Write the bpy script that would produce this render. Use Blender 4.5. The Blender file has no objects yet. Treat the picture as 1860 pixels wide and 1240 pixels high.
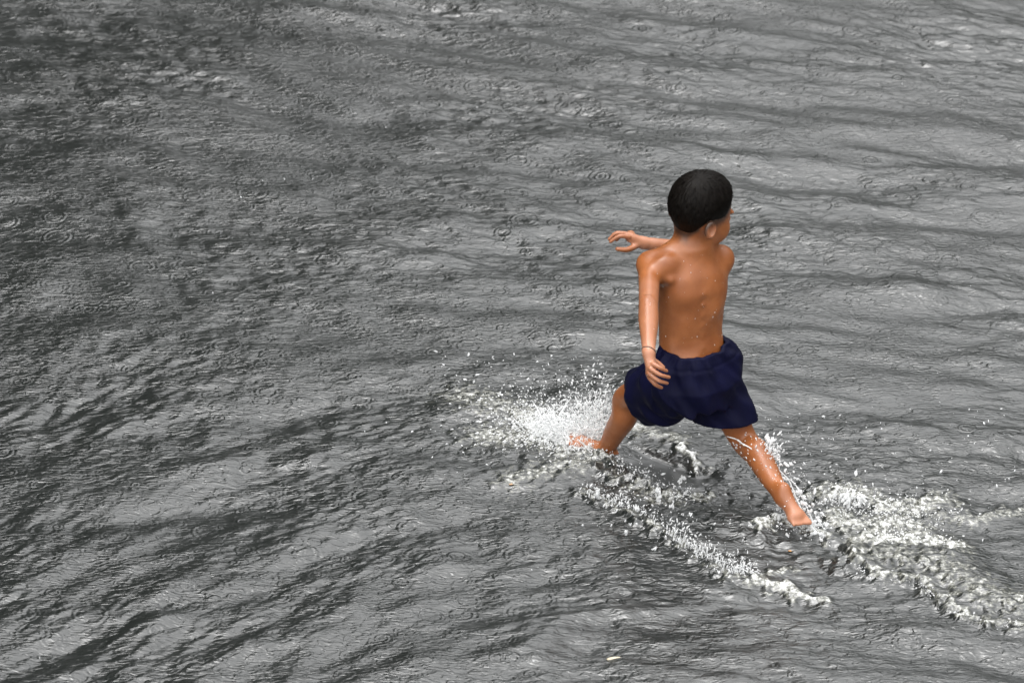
import bpy, bmesh, math, random
import numpy as np
from mathutils import Vector, Matrix

R = math.radians
scene = bpy.context.scene
col = scene.collection

# ------------------------------------------------------------------ camera
CAM_DIST, CAM_PITCH = 12.0, R(28.0)
cam_data = bpy.data.cameras.new("camera")
cam_data.sensor_width = 36.0
cam_data.lens = 36.0 * 8000.0 / 1860.0
cam_data.clip_start = 0.5
cam_data.clip_end = 3000.0
cam_data.dof.use_dof = True
cam_data.dof.focus_distance = 11.35
cam_data.dof.aperture_fstop = 5.0
cam = bpy.data.objects.new("camera", cam_data)
cam.location = (0.0, -CAM_DIST * math.cos(CAM_PITCH), CAM_DIST * math.sin(CAM_PITCH))
cam.rotation_euler = (R(90.0) - CAM_PITCH, 0.0, 0.0)
col.objects.link(cam)
scene.camera = cam

# ------------------------------------------------------------------ sky and sun (rainy overcast)
SUN_ELEV, SUN_AZ = R(73.0), R(-82.0)          # azimuth measured from +Y towards +X
world = bpy.data.worlds.new("World")
scene.world = world
world.use_nodes = True
wn, wl = world.node_tree.nodes, world.node_tree.links
wn.clear()
sky = wn.new("ShaderNodeTexSky")
sky.sky_type = 'NISHITA'
sky.sun_disc = False
sky.sun_elevation = SUN_ELEV
sky.sun_rotation = SUN_AZ
sky.air_density = 1.0
sky.dust_density = 5.0
sky.ozone_density = 1.0
hsv = wn.new("ShaderNodeHueSaturation")
hsv.inputs['Saturation'].default_value = 0.10
bg = wn.new("ShaderNodeBackground")
bg.inputs['Strength'].default_value = 0.10
wo = wn.new("ShaderNodeOutputWorld")
wl.new(sky.outputs[0], hsv.inputs['Color'])
wl.new(hsv.outputs[0], bg.inputs['Color'])
wl.new(bg.outputs[0], wo.inputs['Surface'])

sun_data = bpy.data.lights.new("sun", 'SUN')
sun_data.energy = 1.1
sun_data.angle = R(130.0)
sun_data.color = (1.0, 1.0, 0.985)
sun = bpy.data.objects.new("sun", sun_data)
_dir = Vector((math.sin(SUN_AZ) * math.cos(SUN_ELEV), math.cos(SUN_AZ) * math.cos(SUN_ELEV), math.sin(SUN_ELEV)))
sun.rotation_euler = _dir.to_track_quat('Z', 'Y').to_euler()
sun.location = _dir * 30
col.objects.link(sun)

vs = scene.view_settings
vs.view_transform = 'Standard'
vs.look = 'None'
vs.exposure = 1.78
vs.gamma = 1.0
vs.use_curve_mapping = False
scene.cycles.use_denoising = True
scene.cycles.max_bounces = 12
scene.cycles.diffuse_bounces = 8
scene.cycles.transmission_bounces = 12
scene.cycles.sample_clamp_indirect = 6.0

# ------------------------------------------------------------------ small helpers
def nmat(name):
    m = bpy.data.materials.new(name)
    m.use_nodes = True
    nt = m.node_tree
    nt.nodes.clear()
    out = nt.nodes.new("ShaderNodeOutputMaterial")
    return m, nt, out

def N(nt, kind, **kw):
    n = nt.nodes.new(kind)
    for k, v in kw.items():
        if k in n.inputs:
            n.inputs[k].default_value = v
        else:
            setattr(n, k, v)
    return n

def math_node(nt, op, a, b=None, c=None, clamp=False):
    n = nt.nodes.new("ShaderNodeMath")
    n.operation = op
    n.use_clamp = clamp
    for i, v in enumerate((a, b, c)):
        if v is None:
            continue
        if isinstance(v, (int, float)):
            n.inputs[i].default_value = v
        else:
            nt.links.new(v, n.inputs[i])
    return n.outputs[0]

def link_mesh(name, me, mat=None, parent=None):
    o = bpy.data.objects.new(name, me)
    col.objects.link(o)
    if mat is not None:
        me.materials.append(mat)
    if parent is not None:
        o.parent = parent
    return o

def mesh_np(name, verts, faces, smooth=True):
    """fast mesh from numpy arrays (faces all quads or all tris)"""
    verts = np.ascontiguousarray(verts, np.float32)
    faces = np.ascontiguousarray(faces, np.int32)
    me = bpy.data.meshes.new(name)
    k = faces.shape[1]
    me.vertices.add(len(verts))
    me.vertices.foreach_set("co", verts.ravel())
    me.loops.add(faces.size)
    me.loops.foreach_set("vertex_index", faces.ravel())
    me.polygons.add(len(faces))
    me.polygons.foreach_set("loop_start", np.arange(0, faces.size, k, dtype=np.int32))
    me.polygons.foreach_set("loop_total", np.full(len(faces), k, np.int32))
    me.polygons.foreach_set("use_smooth", np.full(len(faces), smooth, bool))
    me.update(calc_edges=True)
    return me

def tag(o, label=None, cat=None, group=None, kind=None):
    if label: o["label"] = label
    if cat: o["category"] = cat
    if group: o["group"] = group
    if kind: o["kind"] = kind
    return o

rng = np.random.default_rng(7)

def smooth01(x, a, b):
    t = np.clip((x - a) / (b - a), 0, 1)
    return t * t * (3 - 2 * t)

# ------------------------------------------------------------------ random fields for the water
class Field:
    """periodic random field: band-limited, optionally stretched along its second axis"""
    def __init__(self, n, size, lam, bw, stretch, seed):
        r = np.random.default_rng(seed)
        kx = np.fft.fftfreq(n, size / n)[:, None]
        ky = np.fft.fftfreq(n, size / n)[None, :] * stretch
        k = np.sqrt(kx * kx + ky * ky) + 1e-9
        amp = np.exp(-0.5 * (np.log(k * lam) / bw) ** 2)
        f = np.fft.ifft2(np.fft.fft2(r.standard_normal((n, n))) * amp).real
        self.f = (f / f.std()).astype(np.float32)
        self.n, self.size = n, size
    def __call__(self, u, v):
        n = self.n
        a = (u / self.size * n) % n
        b = (v / self.size * n) % n
        i = np.floor(a).astype(np.int32); j = np.floor(b).astype(np.int32)
        fa = (a - i).astype(np.float32); fb = (b - j).astype(np.float32)
        i %= n; j %= n
        i1 = (i + 1) % n; j1 = (j + 1) % n
        f = self.f
        return (f[i, j] * (1 - fa) * (1 - fb) + f[i1, j] * fa * (1 - fb)
                + f[i, j1] * (1 - fa) * fb + f[i1, j1] * fa * fb)

_swell = Field(512, 6.0, 0.32, 0.30, 3.0, 11)
_swell2 = Field(512, 5.0, 0.16, 0.35, 2.2, 12)
_chop = Field(1024, 4.0, 0.095, 0.35, 1.9, 13)
_fine = Field(1024, 2.4, 0.030, 0.30, 2.6, 14)
_gust = Field(256, 9.0, 1.1, 0.4, 1.0, 15)

def wave_coords(x, y):
    """phase coordinate across the crests and coordinate along them (crests fan out to the left)"""
    tl = smooth01(y, -1.9, 2.2)
    s_left = 0.58 * (1 - tl) - 0.40 * tl
    s_right = 0.05 * (1 - tl) - 0.42 * tl
    w = smooth01(x, -0.6, 1.1)
    s = s_left * (1 - w) + s_right * w
    xx = np.clip(x - 0.25, -2.2, 2.0)
    psi = y - xx * s * 0.8 + 0.05 * np.sin(x * 2.1 + y * 0.7)
    return psi, x + 0.3 * y

# the runner's wake: polylines on the water (x, y) with half width, crest height, foam amount
STROKES = [
    # ridges thrown up between the feet
    ([(0.240, -0.654), (0.270, -0.697), (0.312, -0.749), (0.353, -0.800), (0.401, -0.839), (0.443, -0.853), (0.500, -0.847)], 0.016, 0.016, 0.75),
    ([(0.242, -0.697), (0.297, -0.783), (0.366, -0.853), (0.430, -0.873)], 0.026, 0.008, 0.55),
    # outer bow wave running down to the right
    ([(0.183, -0.825), (0.239, -0.873), (0.293, -0.937), (0.341, -0.992), (0.388, -1.047), (0.434, -1.115), (0.473, -1.168), (0.506, -1.208), (0.538, -1.261), (0.586, -1.240)], 0.020, 0.014, 0.46),
    ([(0.613, -1.248), (0.642, -1.208), (0.698, -1.195)], 0.018, 0.010, 0.66),
    ([(0.600, -1.262), (0.640, -1.285), (0.673, -1.274), (0.704, -1.326), (0.763, -1.347)], 0.020, 0.014, 0.80),
    # bright churn beyond the legs
    ([(0.318, -0.478), (0.361, -0.508), (0.404, -0.528), (0.439, -0.546)], 0.034, 0.010, 0.62),
    ([(0.437, -0.596), (0.460, -0.639), (0.487, -0.697)], 0.018, 0.018, 0.95),
    # round the trailing foot
    ([(0.625, -1.012), (0.669, -0.965), (0.710, -0.990), (0.764, -1.022), (0.789, -1.047)], 0.020, 0.014, 0.80),
    # foam left behind the trailing foot
    ([(0.788, -0.839), (0.846, -0.811), (0.900, -0.853), (0.952, -0.909), (1.007, -0.923), (1.066, -0.881), (1.108, -0.881)], 0.050, 0.012, 0.60),
    ([(0.823, -0.951), (0.876, -0.992), (0.960, -0.978), (1.027, -1.020)], 0.050, 0.010, 0.66),
    ([(1.074, -0.951), (1.184, -0.965), (1.258, -0.923), (1.420, -0.900)], 0.030, 0.008, 0.55),
    # breaking hump behind
    ([(0.861, -1.115), (0.850, -1.163), (0.875, -1.208), (0.913, -1.248), (0.967, -1.253), (1.020, -1.274), (1.029, -1.321), (1.065, -1.378), (1.113, -1.442), (1.164, -1.468), (1.243, -1.486), (1.45, -1.53)], 0.018, 0.014, 0.64),
    ([(0.877, -1.074), (0.927, -1.055), (0.995, -1.074), (1.064, -1.074), (1.115, -1.115)], 0.045, 0.010, 0.74),
    ([(0.900, -1.140), (0.975, -1.165), (1.060, -1.210), (1.130, -1.310), (1.240, -1.390), (1.45, -1.44)], 0.085, 0.030, 0.50),
    # churn in front of the leading foot
    ([(-0.132, -0.312), (-0.044, -0.373), (0.044, -0.433), (0.101, -0.493), (0.158, -0.552), (0.200, -0.590)], 0.075, 0.005, 0.54),
    ([(-0.072, -0.522), (0.014, -0.522), (0.086, -0.552), (0.143, -0.620)], 0.070, 0.005, 0.60),
    ([(0.000, -0.765), (0.071, -0.726), (0.157, -0.690), (0.214, -0.660)], 0.050, 0.006, 0.55),
    ([(0.090, -0.505), (0.150, -0.540), (0.195, -0.570)], 0.055, 0.018, 1.25),
]
# smooth water: (x, y, half length, half width, heading, depth of the trough)
CALM = [(0.385, -0.712, 0.135, 0.080, -0.62, 0.010)]
_brk = Field(1024, 2.0, 0.022, 0.55, 1.0, 17)
_brk2 = Field(512, 2.0, 0.060, 0.45, 1.0, 18)

def poly_dist(x, y, pts):
    best = np.full(x.shape, 9.0)
    for (ax, ay), (bx, by) in zip(pts[:-1], pts[1:]):
        dx, dy = bx - ax, by - ay
        t = np.clip(((x - ax) * dx + (y - ay) * dy) / (dx * dx + dy * dy), 0, 1)
        best = np.minimum(best, np.hypot(x - ax - t * dx, y - ay - t * dy))
    return best

def wake_fields(x, y):
    """extra height, foam amount and calmness of the water near the runner"""
    h = np.zeros(x.shape); foam = np.zeros(x.shape); calm = np.zeros(x.shape)
    near = (x > -0.5) & (x < 1.7) & (y > -1.75) & (y < -0.05)
    xn, yn = x[near], y[near]
    hn = np.zeros(xn.shape); fn = np.zeros(xn.shape); cn = np.zeros(xn.shape)
    b1, b2 = _brk(xn, yn), _brk2(xn + 0.3, yn)
    wx, wy = xn + 0.008 * b2, yn + 0.008 * _brk2(xn + 1.1, yn + 0.6)
    for cx, cy, la, wa, ang, dep in CALM:
        dx, dy = xn - cx, yn - cy
        a = dx * math.cos(ang) + dy * math.sin(ang); b = -dx * math.sin(ang) + dy * math.cos(ang)
        e = np.exp(-((a / la) ** 2 + (b / wa) ** 2) ** 1.5)
        cn = np.maximum(cn, e)
        win = np.exp(-(a / la) ** 4) * smooth01(b, -wa * 1.5, -wa * 0.7) * (1 - smooth01(b, wa * 0.75, wa * 1.1))
        cn = np.maximum(cn, win)
        hn -= win * (0.19 * b + dep * 0.5)
    # general turbulence of the trampled water
    path = poly_dist(xn, yn, [(0.05, -0.58), (0.35, -0.80), (0.75, -1.02), (1.2, -1.2), (1.7, -1.35)])
    turb = np.exp(-(path / 0.30) ** 2) * (1 - 0.9 * cn)
    hn += turb * (0.0012 * b2 + 0.0003 * b1)
    for pts, w, hh, fo in STROKES:
        d = poly_dist(wx, wy, pts)
        e = np.exp(-(d / w) ** 2)
        hn += hh * e * 0.8 + min(hh, 0.012) * e * (0.11 * b2 + 0.03 * b1)
        fn = np.maximum(fn, fo * np.exp(-(d / (w * 1.15)) ** 2))
    fn = fn * (1 - 0.8 * cn * (fn < 0.8))
    h[near] = hn; foam[near] = fn; calm[near] = cn
    return h, foam, calm

def water_height(x, y):
    psi, s = wave_coords(x, y)
    g = _gust(x + 3.1, y + 1.7)
    lf = 1.0 - smooth01(x, -1.6, 0.9)
    bt = 1.0 - smooth01(y, -1.9, -0.4)
    m = 1.0
    h = 0.0051 * m * _swell(psi, s) * (1.0 + 0.2 * g)
    h = h + 0.0022 * m * _swell2(psi + 1.3, s * 1.1 + 0.4)
    h = h + (0.0008 + 0.0003 * g + 0.0005 * bt) * _chop(psi * 1.02 + 0.2, s)
    h = h + (0.00065 + 0.0003 * g) * _fine(psi + 0.02 * g, s)
    return h

def stretched_axis(lo, hi, step, far):
    core = np.arange(lo, hi + step * 0.5, step)
    out, d, p = [], step, 0.0
    while p < far:
        d *= 1.22
        p += d
        out.append(p)
    out = np.array(out)
    return np.concatenate([lo - out[::-1], core, hi + out])

def build_water():
    xs = stretched_axis(-2.05, 2.05, 0.0058, 900.0)
    ys = stretched_axis(-2.15, 2.75, 0.0062, 900.0)
    X, Y = np.meshgrid(xs, ys, indexing='ij')
    Hw, foam, calm = wake_fields(X, Y)
    Z = water_height(X, Y) * (1 - 0.75 * calm) + Hw
    fall = 1.0 - smooth01(np.maximum(np.abs(X) - 2.05, np.abs(Y - 0.3) - 2.45), 0.05, 3.0)
    Z = Z * fall
    nx, ny = X.shape
    idx = np.arange(nx * ny, dtype=np.int32).reshape(nx, ny)
    quads = np.stack([idx[:-1, :-1], idx[1:, :-1], idx[1:, 1:], idx[:-1, 1:]], -1).reshape(-1, 4)
    me = mesh_np("water", np.stack([X, Y, Z], -1).reshape(-1, 3), quads)
    for nm, arr in (("foam", foam), ("calm", calm)):
        at = me.attributes.new(nm, 'FLOAT', 'POINT')
        at.data.foreach_set("value", np.ascontiguousarray(arr, np.float32).ravel())
    return me

def water_material():
    m, nt, out = nmat("flood_water")
    L = nt.links
    tc = N(nt, "ShaderNodeTexCoord")
    pos = tc.outputs['Object']
    # rain rings: a few Voronoi layers, every cell one ring with its own age
    heights = []
    for i, (scale, freq, rmax, amp, off) in enumerate((
            (7.5, 52.0, 0.44, 0.66, (3.1, 1.2, 0)),
            (11.0, 42.0, 0.46, 0.50, (11.7, 5.3, 0)),
            (16.0, 30.0, 0.46, 0.30, (7.9, 15.1, 0)))):
        mp = N(nt, "ShaderNodeMapping")
        mp.inputs['Location'].default_value = off
        L.new(pos, mp.inputs['Vector'])
        flat = N(nt, "ShaderNodeVectorMath", operation='MULTIPLY')
        flat.inputs[1].default_value = (1, 1, 0)
        L.new(mp.outputs[0], flat.inputs[0])
        vo = N(nt, "ShaderNodeTexVoronoi", voronoi_dimensions='2D', feature='F1')
        vo.inputs['Scale'].default_value = scale
        vo.inputs['Randomness'].default_value = 0.85
        L.new(flat.outputs[0], vo.inputs['Vector'])
        sp = N(nt, "ShaderNodeSeparateColor")
        L.new(vo.outputs['Color'], sp.inputs[0])
        age = math_node(nt, 'MULTIPLY_ADD', sp.outputs[0], rmax * 0.85, 0.06)
        d = vo.outputs['Distance']
        k = math_node(nt, 'SUBTRACT', d, age)
        k2 = math_node(nt, 'DIVIDE', k, math_node(nt, 'MULTIPLY_ADD', age, 0.28, 0.03))
        env = math_node(nt, 'EXPONENT', math_node(nt, 'MULTIPLY', math_node(nt, 'MULTIPLY', k2, k2), -1.0))
        edge = N(nt, "ShaderNodeMapRange", interpolation_type='SMOOTHSTEP')
        edge.inputs['From Min'].default_value = rmax * 1.05
        edge.inputs['From Max'].default_value = rmax * 0.8
        L.new(d, edge.inputs['Value'])
        wv = math_node(nt, 'COSINE', math_node(nt, 'MULTIPLY', k, freq))
        fade = math_node(nt, 'SUBTRACT', 1.15, math_node(nt, 'DIVIDE', age, rmax))
        keep = math_node(nt, 'MULTIPLY', math_node(nt, 'GREATER_THAN', sp.outputs[1], 0.38), math_node(nt, 'MULTIPLY_ADD', sp.outputs[2], 1.1, 0.35))
        hgt = math_node(nt, 'MULTIPLY', math_node(nt, 'MULTIPLY', wv, env), math_node(nt, 'MULTIPLY', edge.outputs[0], fade))
        hgt = math_node(nt, 'MULTIPLY', math_node(nt, 'MULTIPLY', hgt, keep), amp)
        heights.append(hgt)
    hs = math_node(nt, 'ADD', math_node(nt, 'ADD', heights[0], heights[1]), heights[2])
    # capillary roughening
    mp = N(nt, "ShaderNodeMapping")
    mp.inputs['Scale'].default_value = (0.32, 1.0, 0.0)
    mp.inputs['Rotation'].default_value = (0, 0, R(-8))
    L.new(pos, mp.inputs['Vector'])
    n1 = N(nt, "ShaderNodeTexNoise", noise_dimensions='2D')
    n1.inputs['Scale'].default_value = 92.0
    n1.inputs['Detail'].default_value = 1.2
    n1.inputs['Roughness'].default_value = 0.55
    n1.inputs['Distortion'].default_value = 1.1
    L.new(mp.outputs[0], n1.inputs['Vector'])
    gu = N(nt, "ShaderNodeTexNoise", noise_dimensions='2D')
    gu.inputs['Scale'].default_value = 3.4
    gu.inputs['Detail'].default_value = 3.0
    L.new(mp.outputs[0], gu.inputs['Vector'])
    gm = N(nt, "ShaderNodeMapRange")
    gm.inputs['From Min'].default_value = 0.32
    gm.inputs['From Max'].default_value = 0.68
    gm.inputs['To Min'].default_value = 1.9
    gm.inputs['To Max'].default_value = 4.0
    L.new(gu.outputs['Fac'], gm.inputs['Value'])
    hs2 = math_node(nt, 'MULTIPLY_ADD', n1.outputs['Fac'], gm.outputs[0], hs)
    ca = N(nt, "ShaderNodeAttribute", attribute_name="calm")
    fo = N(nt, "ShaderNodeAttribute", attribute_name="foam")
    hs2 = math_node(nt, 'MULTIPLY', hs2, math_node(nt, 'MULTIPLY_ADD', ca.outputs['Fac'], -0.9, 1.0))
    n3 = N(nt, "ShaderNodeTexNoise", noise_dimensions='3D')
    n3.inputs['Scale'].default_value = 78.0
    n3.inputs['Detail'].default_value = 3.0
    n3.inputs['Roughness'].default_value = 0.62
    L.new(pos, n3.inputs['Vector'])
    # foam breaks up where the attribute meets the noise
    fr = math_node(nt, 'ADD', fo.outputs['Fac'], math_node(nt, 'MULTIPLY', math_node(nt, 'SUBTRACT', n3.outputs['Fac'], 0.5), 1.8))
    fm = N(nt, "ShaderNodeMapRange", interpolation_type='SMOOTHSTEP')
    fm.inputs['From Min'].default_value = 0.30
    fm.inputs['From Max'].default_value = 1.2
    L.new(fr, fm.inputs['Value'])
    gate = math_node(nt, 'MULTIPLY', fo.outputs['Fac'], 6.0, clamp=True)
    fmask = math_node(nt, 'MULTIPLY', fm.outputs[0], gate)
    hs2 = math_node(nt, 'ADD', hs2, math_node(nt, 'MULTIPLY', math_node(nt, 'MULTIPLY', n3.outputs['Fac'], fo.outputs['Fac']), 0.25))
    bump = N(nt, "ShaderNodeBump")
    bump.inputs['Strength'].default_value = 1.0
    bump.inputs['Distance'].default_value = 0.0011
    L.new(hs2, bump.inputs['Height'])
    p = N(nt, "ShaderNodeBsdfPrincipled")
    cr = N(nt, "ShaderNodeValToRGB")
    cr.color_ramp.elements[0].color = (0.0062, 0.0080, 0.0070, 1)
    cr.color_ramp.elements[1].color = (0.88, 0.89, 0.88, 1)
    e = cr.color_ramp.elements.new(0.30)
    e.color = (0.16, 0.16, 0.135, 1)
    L.new(fmask, cr.inputs[0])
    L.new(cr.outputs[0], p.inputs['Base Color'])
    L.new(math_node(nt, 'MULTIPLY_ADD', fmask, 0.35, 0.28), p.inputs['Roughness'])
    p.inputs['IOR'].default_value = 1.85
    L.new(bump.outputs[0], p.inputs['Normal'])
    L.new(p.outputs[0], out.inputs['Surface'])
    return m

water = link_mesh("water", build_water(), water_material())
tag(water, "grey rain-pocked flood water covering the whole street", "water", kind="structure")

# ------------------------------------------------------------------ dark rise added out of frame, tallest at left to darken the water's reflections
def build_dark_rise():
    az = np.radians(np.arange(-120.0, 120.1, 0.75))
    rr = np.concatenate([np.array([17.0, 17.4]), np.linspace(18.0, 70.0, 70)])
    A, RR = np.meshgrid(az, rr, indexing='ij')
    deg = np.degrees(A)
    left = 1.0 - smooth01(deg, -13.0, 4.0)
    right = smooth01(deg, 3.0, 18.0)
    elev = np.radians(21.5 + 52.0 * left + 12.0 * right)
    top = 17.0 * np.tan(elev)
    t = np.clip((RR - 17.0) / 9.0, 0, 1) ** 0.6
    f = Field(256, 60.0, 3.0, 0.5, 1.0, 21)
    f2 = Field(256, 40.0, 1.1, 0.4, 1.0, 22)
    X = RR * np.sin(A); Y = RR * np.cos(A)
    Z = top * t * (1 + 0.012 * (RR - 17.0)) + t * (0.55 * f(X, Y) + 0.3 * f2(X, Y)) - 0.4
    nx, ny = A.shape
    idx = np.arange(nx * ny, dtype=np.int32).reshape(nx, ny)
    q = np.stack([idx[:-1, :-1], idx[:-1, 1:], idx[1:, 1:], idx[1:, :-1]], -1).reshape(-1, 4)
    return mesh_np("added_dark_rise", np.stack([X, Y, Z], -1).reshape(-1, 3), q)

def dark_rise_material():
    m, nt, out = nmat("dark_rise")
    n = N(nt, "ShaderNodeTexNoise")
    n.inputs['Scale'].default_value = 1.4
    n.inputs['Detail'].default_value = 6
    r = N(nt, "ShaderNodeValToRGB")
    r.color_ramp.elements[0].color = (0.036, 0.039, 0.034, 1)
    r.color_ramp.elements[1].color = (0.066, 0.068, 0.060, 1)
    nt.links.new(n.outputs['Fac'], r.inputs[0])
    p = N(nt, "ShaderNodeBsdfPrincipled")
    p.inputs['Roughness'].default_value = 0.9
    nt.links.new(r.outputs[0], p.inputs['Base Color'])
    nt.links.new(p.outputs[0], out.inputs['Surface'])
    return m

added_dark_rise = tag(link_mesh("added_dark_rise", build_dark_rise(), dark_rise_material()), kind="structure")

# ------------------------------------------------------------------ implicit-surface modeller
def V3(*a):
    return np.array(a, np.float64)

def unit(v):
    v = np.asarray(v, float)
    return v / np.linalg.norm(v)

class Volume:
    def __init__(self, lo, hi, h):
        self.lo = np.array(lo, float); self.h = h
        self.n = np.ceil((np.array(hi) - self.lo) / h).astype(int) + 1
        self.d = np.full(self.n, 0.08, np.float32)
    def block(self, lo, hi):
        i0 = np.clip(np.floor((np.asarray(lo) - self.lo) / self.h).astype(int), 0, self.n)
        i1 = np.clip(np.ceil((np.asarray(hi) - self.lo) / self.h).astype(int) + 1, 0, self.n)
        sl = tuple(slice(a, b) for a, b in zip(i0, i1))
        ax = [(self.lo[k] + self.h * np.arange(i0[k], i1[k])).astype(np.float32) for k in range(3)]
        P = np.stack(np.meshgrid(*ax, indexing='ij'), -1)
        return sl, P
    def add(self, fn, lo, hi, k=0.01, pad=None):
        pad = (k + 3 * self.h) if pad is None else pad
        sl, P = self.block(np.asarray(lo) - pad, np.asarray(hi) + pad)
        if 0 in P.shape: return
        b = fn(P).astype(np.float32); a = self.d[sl]
        hh = np.clip(0.5 + 0.5 * (a - b) / k, 0, 1)
        self.d[sl] = a * (1 - hh) + b * hh - k * hh * (1 - hh)
    def cut(self, fn, lo, hi, k=0.01):
        pad = k + 3 * self.h
        sl, P = self.block(np.asarray(lo) - pad, np.asarray(hi) + pad)
        if 0 in P.shape: return
        b = -fn(P).astype(np.float32); a = self.d[sl]
        hh = np.clip(0.5 - 0.5 * (a - b) / k, 0, 1)
        self.d[sl] = a * (1 - hh) + b * hh + k * hh * (1 - hh)
    # --- shapes
    def cone(self, a, b, ra, rb, k=0.012):
        a, b = V3(*a), V3(*b)
        m = max(ra, rb)
        self.add(f_cone(a, b, ra, rb), np.minimum(a, b) - m, np.maximum(a, b) + m, k)
    def chain(self, pts, rad, k=0.006):
        if len(pts) > 2:
            pts, rad = spline([V3(*p) for p in pts], rad)
        fs = [f_cone(V3(*pts[i]), V3(*pts[i + 1]), rad[i], rad[i + 1]) for i in range(len(pts) - 1)]
        A = np.array([list(p) for p in pts]); m = max(rad)
        def f(P):
            d = fs[0](P)
            for g in fs[1:]:
                e = g(P); kk = 0.0015
                hh = np.clip(0.5 + 0.5 * (d - e) / kk, 0, 1)
                d = d * (1 - hh) + e * hh - kk * 0.1 * hh * (1 - hh)
            return d
        self.add(f, A.min(0) - m, A.max(0) + m, k)
    def ell(self, c, r, axes=None, k=0.012):
        c = V3(*c); m = max(r)
        self.add(f_ell(c, r, axes), c - m, c + m, k)
    def cut_ell(self, c, r, axes=None, k=0.008):
        c = V3(*c); m = max(r)
        self.cut(f_ell(c, r, axes), c - m, c + m, k)
    def cut_cone(self, a, b, ra, rb, k=0.008):
        a, b = V3(*a), V3(*b); m = max(ra, rb)
        self.cut(f_cone(a, b, ra, rb), np.minimum(a, b) - m, np.maximum(a, b) + m, k)

def spline(pts, rad, sub=7):
    Q = np.array([list(p) + [r] for p, r in zip(pts, rad)])
    n = len(Q); out = []
    for i in range(n - 1):
        p0, p1, p2, p3 = Q[max(i - 1, 0)], Q[i], Q[i + 1], Q[min(i + 2, n - 1)]
        for j in range(sub):
            t = j / sub
            out.append(0.5 * (2 * p1 + (p2 - p0) * t + (2 * p0 - 5 * p1 + 4 * p2 - p3) * t * t + (3 * p1 - p0 - 3 * p2 + p3) * t ** 3))
    out.append(Q[-1])
    out = np.array(out)
    return [o[:3] for o in out], [float(o[3]) for o in out]

def f_cone(a, b, ra, rb):
    ab = b - a; L2 = ab @ ab
    def f(P):
        q = P - a
        t = np.clip((q @ ab) / L2, 0, 1)
        q = q - t[..., None] * ab
        return np.sqrt((q * q).sum(-1)) - (ra + (rb - ra) * t)
    return f

def f_ell(c, r, axes=None):
    A = np.eye(3) if axes is None else np.array([unit(x) for x in axes])
    r = np.asarray(r, float)
    def f(P):
        q = (P - c) @ A.T
        k0 = np.sqrt(((q / r) ** 2).sum(-1)) + 1e-9
        k1 = np.sqrt(((q / (r * r)) ** 2).sum(-1)) + 1e-9
        return k0 * (k0 - 1) / k1
    return f

def surface_nets(vol, keep=None):
    d = vol.d; h = vol.h
    s = d < 0
    nx, ny, nz = d.shape
    c = np.zeros((nx - 1, ny - 1, nz - 1), np.int8)
    for i in (0, 1):
        for j in (0, 1):
            for k in (0, 1):
                c += s[i:nx - 1 + i, j:ny - 1 + j, k:nz - 1 + k]
    act = (c > 0) & (c < 8)
    I = np.argwhere(act)
    idx = np.full(act.shape, -1, np.int32)
    idx[act] = np.arange(len(I))
    acc = np.zeros((len(I), 3)); cnt = np.zeros(len(I))
    corners = [(i, j, k) for i in (0, 1) for j in (0, 1) for k in (0, 1)]
    val = {cc: d[I[:, 0] + cc[0], I[:, 1] + cc[1], I[:, 2] + cc[2]] for cc in corners}
    for cc in corners:
        for ax in range(3):
            if cc[ax] == 0:
                c2 = list(cc); c2[ax] = 1; c2 = tuple(c2)
                a, b = val[cc], val[c2]
                m = (a < 0) != (b < 0)
                t = np.where(m, a / np.where(m, a - b, 1), 0)
                p = np.array(cc, float)[None].repeat(len(I), 0)
                p[:, ax] += t
                acc[m] += p[m]; cnt[m] += 1
    verts = vol.lo + h * (I + acc / np.maximum(cnt, 1)[:, None])
    faces = []
    for ax in range(3):
        u, v = (ax + 1) % 3, (ax + 2) % 3
        sl0 = [slice(None)] * 3; sl1 = [slice(None)] * 3
        sl0[ax] = slice(0, -1); sl1[ax] = slice(1, None)
        a = s[tuple(sl0)]; b = s[tuple(sl1)]
        E = np.argwhere(a != b)
        ok = (E[:, u] > 0) & (E[:, v] > 0) & (E[:, u] < d.shape[u] - 1) & (E[:, v] < d.shape[v] - 1)
        E = E[ok]
        flip = a[tuple(E.T)]
        def cell(du, dv):
            q = E.copy(); q[:, u] += du; q[:, v] += dv
            return idx[tuple(q.T)]
        q = np.stack([cell(-1, -1), cell(0, -1), cell(0, 0), cell(-1, 0)], -1)
        q[~flip] = q[~flip][:, ::-1]
        faces.append(q)
    faces = np.concatenate(faces)
    faces = faces[(faces >= 0).all(1)]
    return verts, faces

def relax(verts, faces, it=2, w=0.5):
    e = np.concatenate([faces[:, [0, 1]], faces[:, [1, 2]], faces[:, [2, 3]], faces[:, [3, 0]]])
    for _ in range(it):
        acc = np.zeros_like(verts); cnt = np.zeros(len(verts))
        for a, b in ((0, 1), (1, 0)):
            for kk in range(3):
                acc[:, kk] += np.bincount(e[:, a], verts[e[:, b], kk], len(verts))
            cnt += np.bincount(e[:, a], minlength=len(verts))
        verts = verts * (1 - w) + w * acc / np.maximum(cnt, 1)[:, None]
    return verts

def compact(verts, faces):
    used = np.unique(faces)
    m = np.full(len(verts), -1, np.int32); m[used] = np.arange(len(used))
    return verts[used], m[faces]

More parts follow.
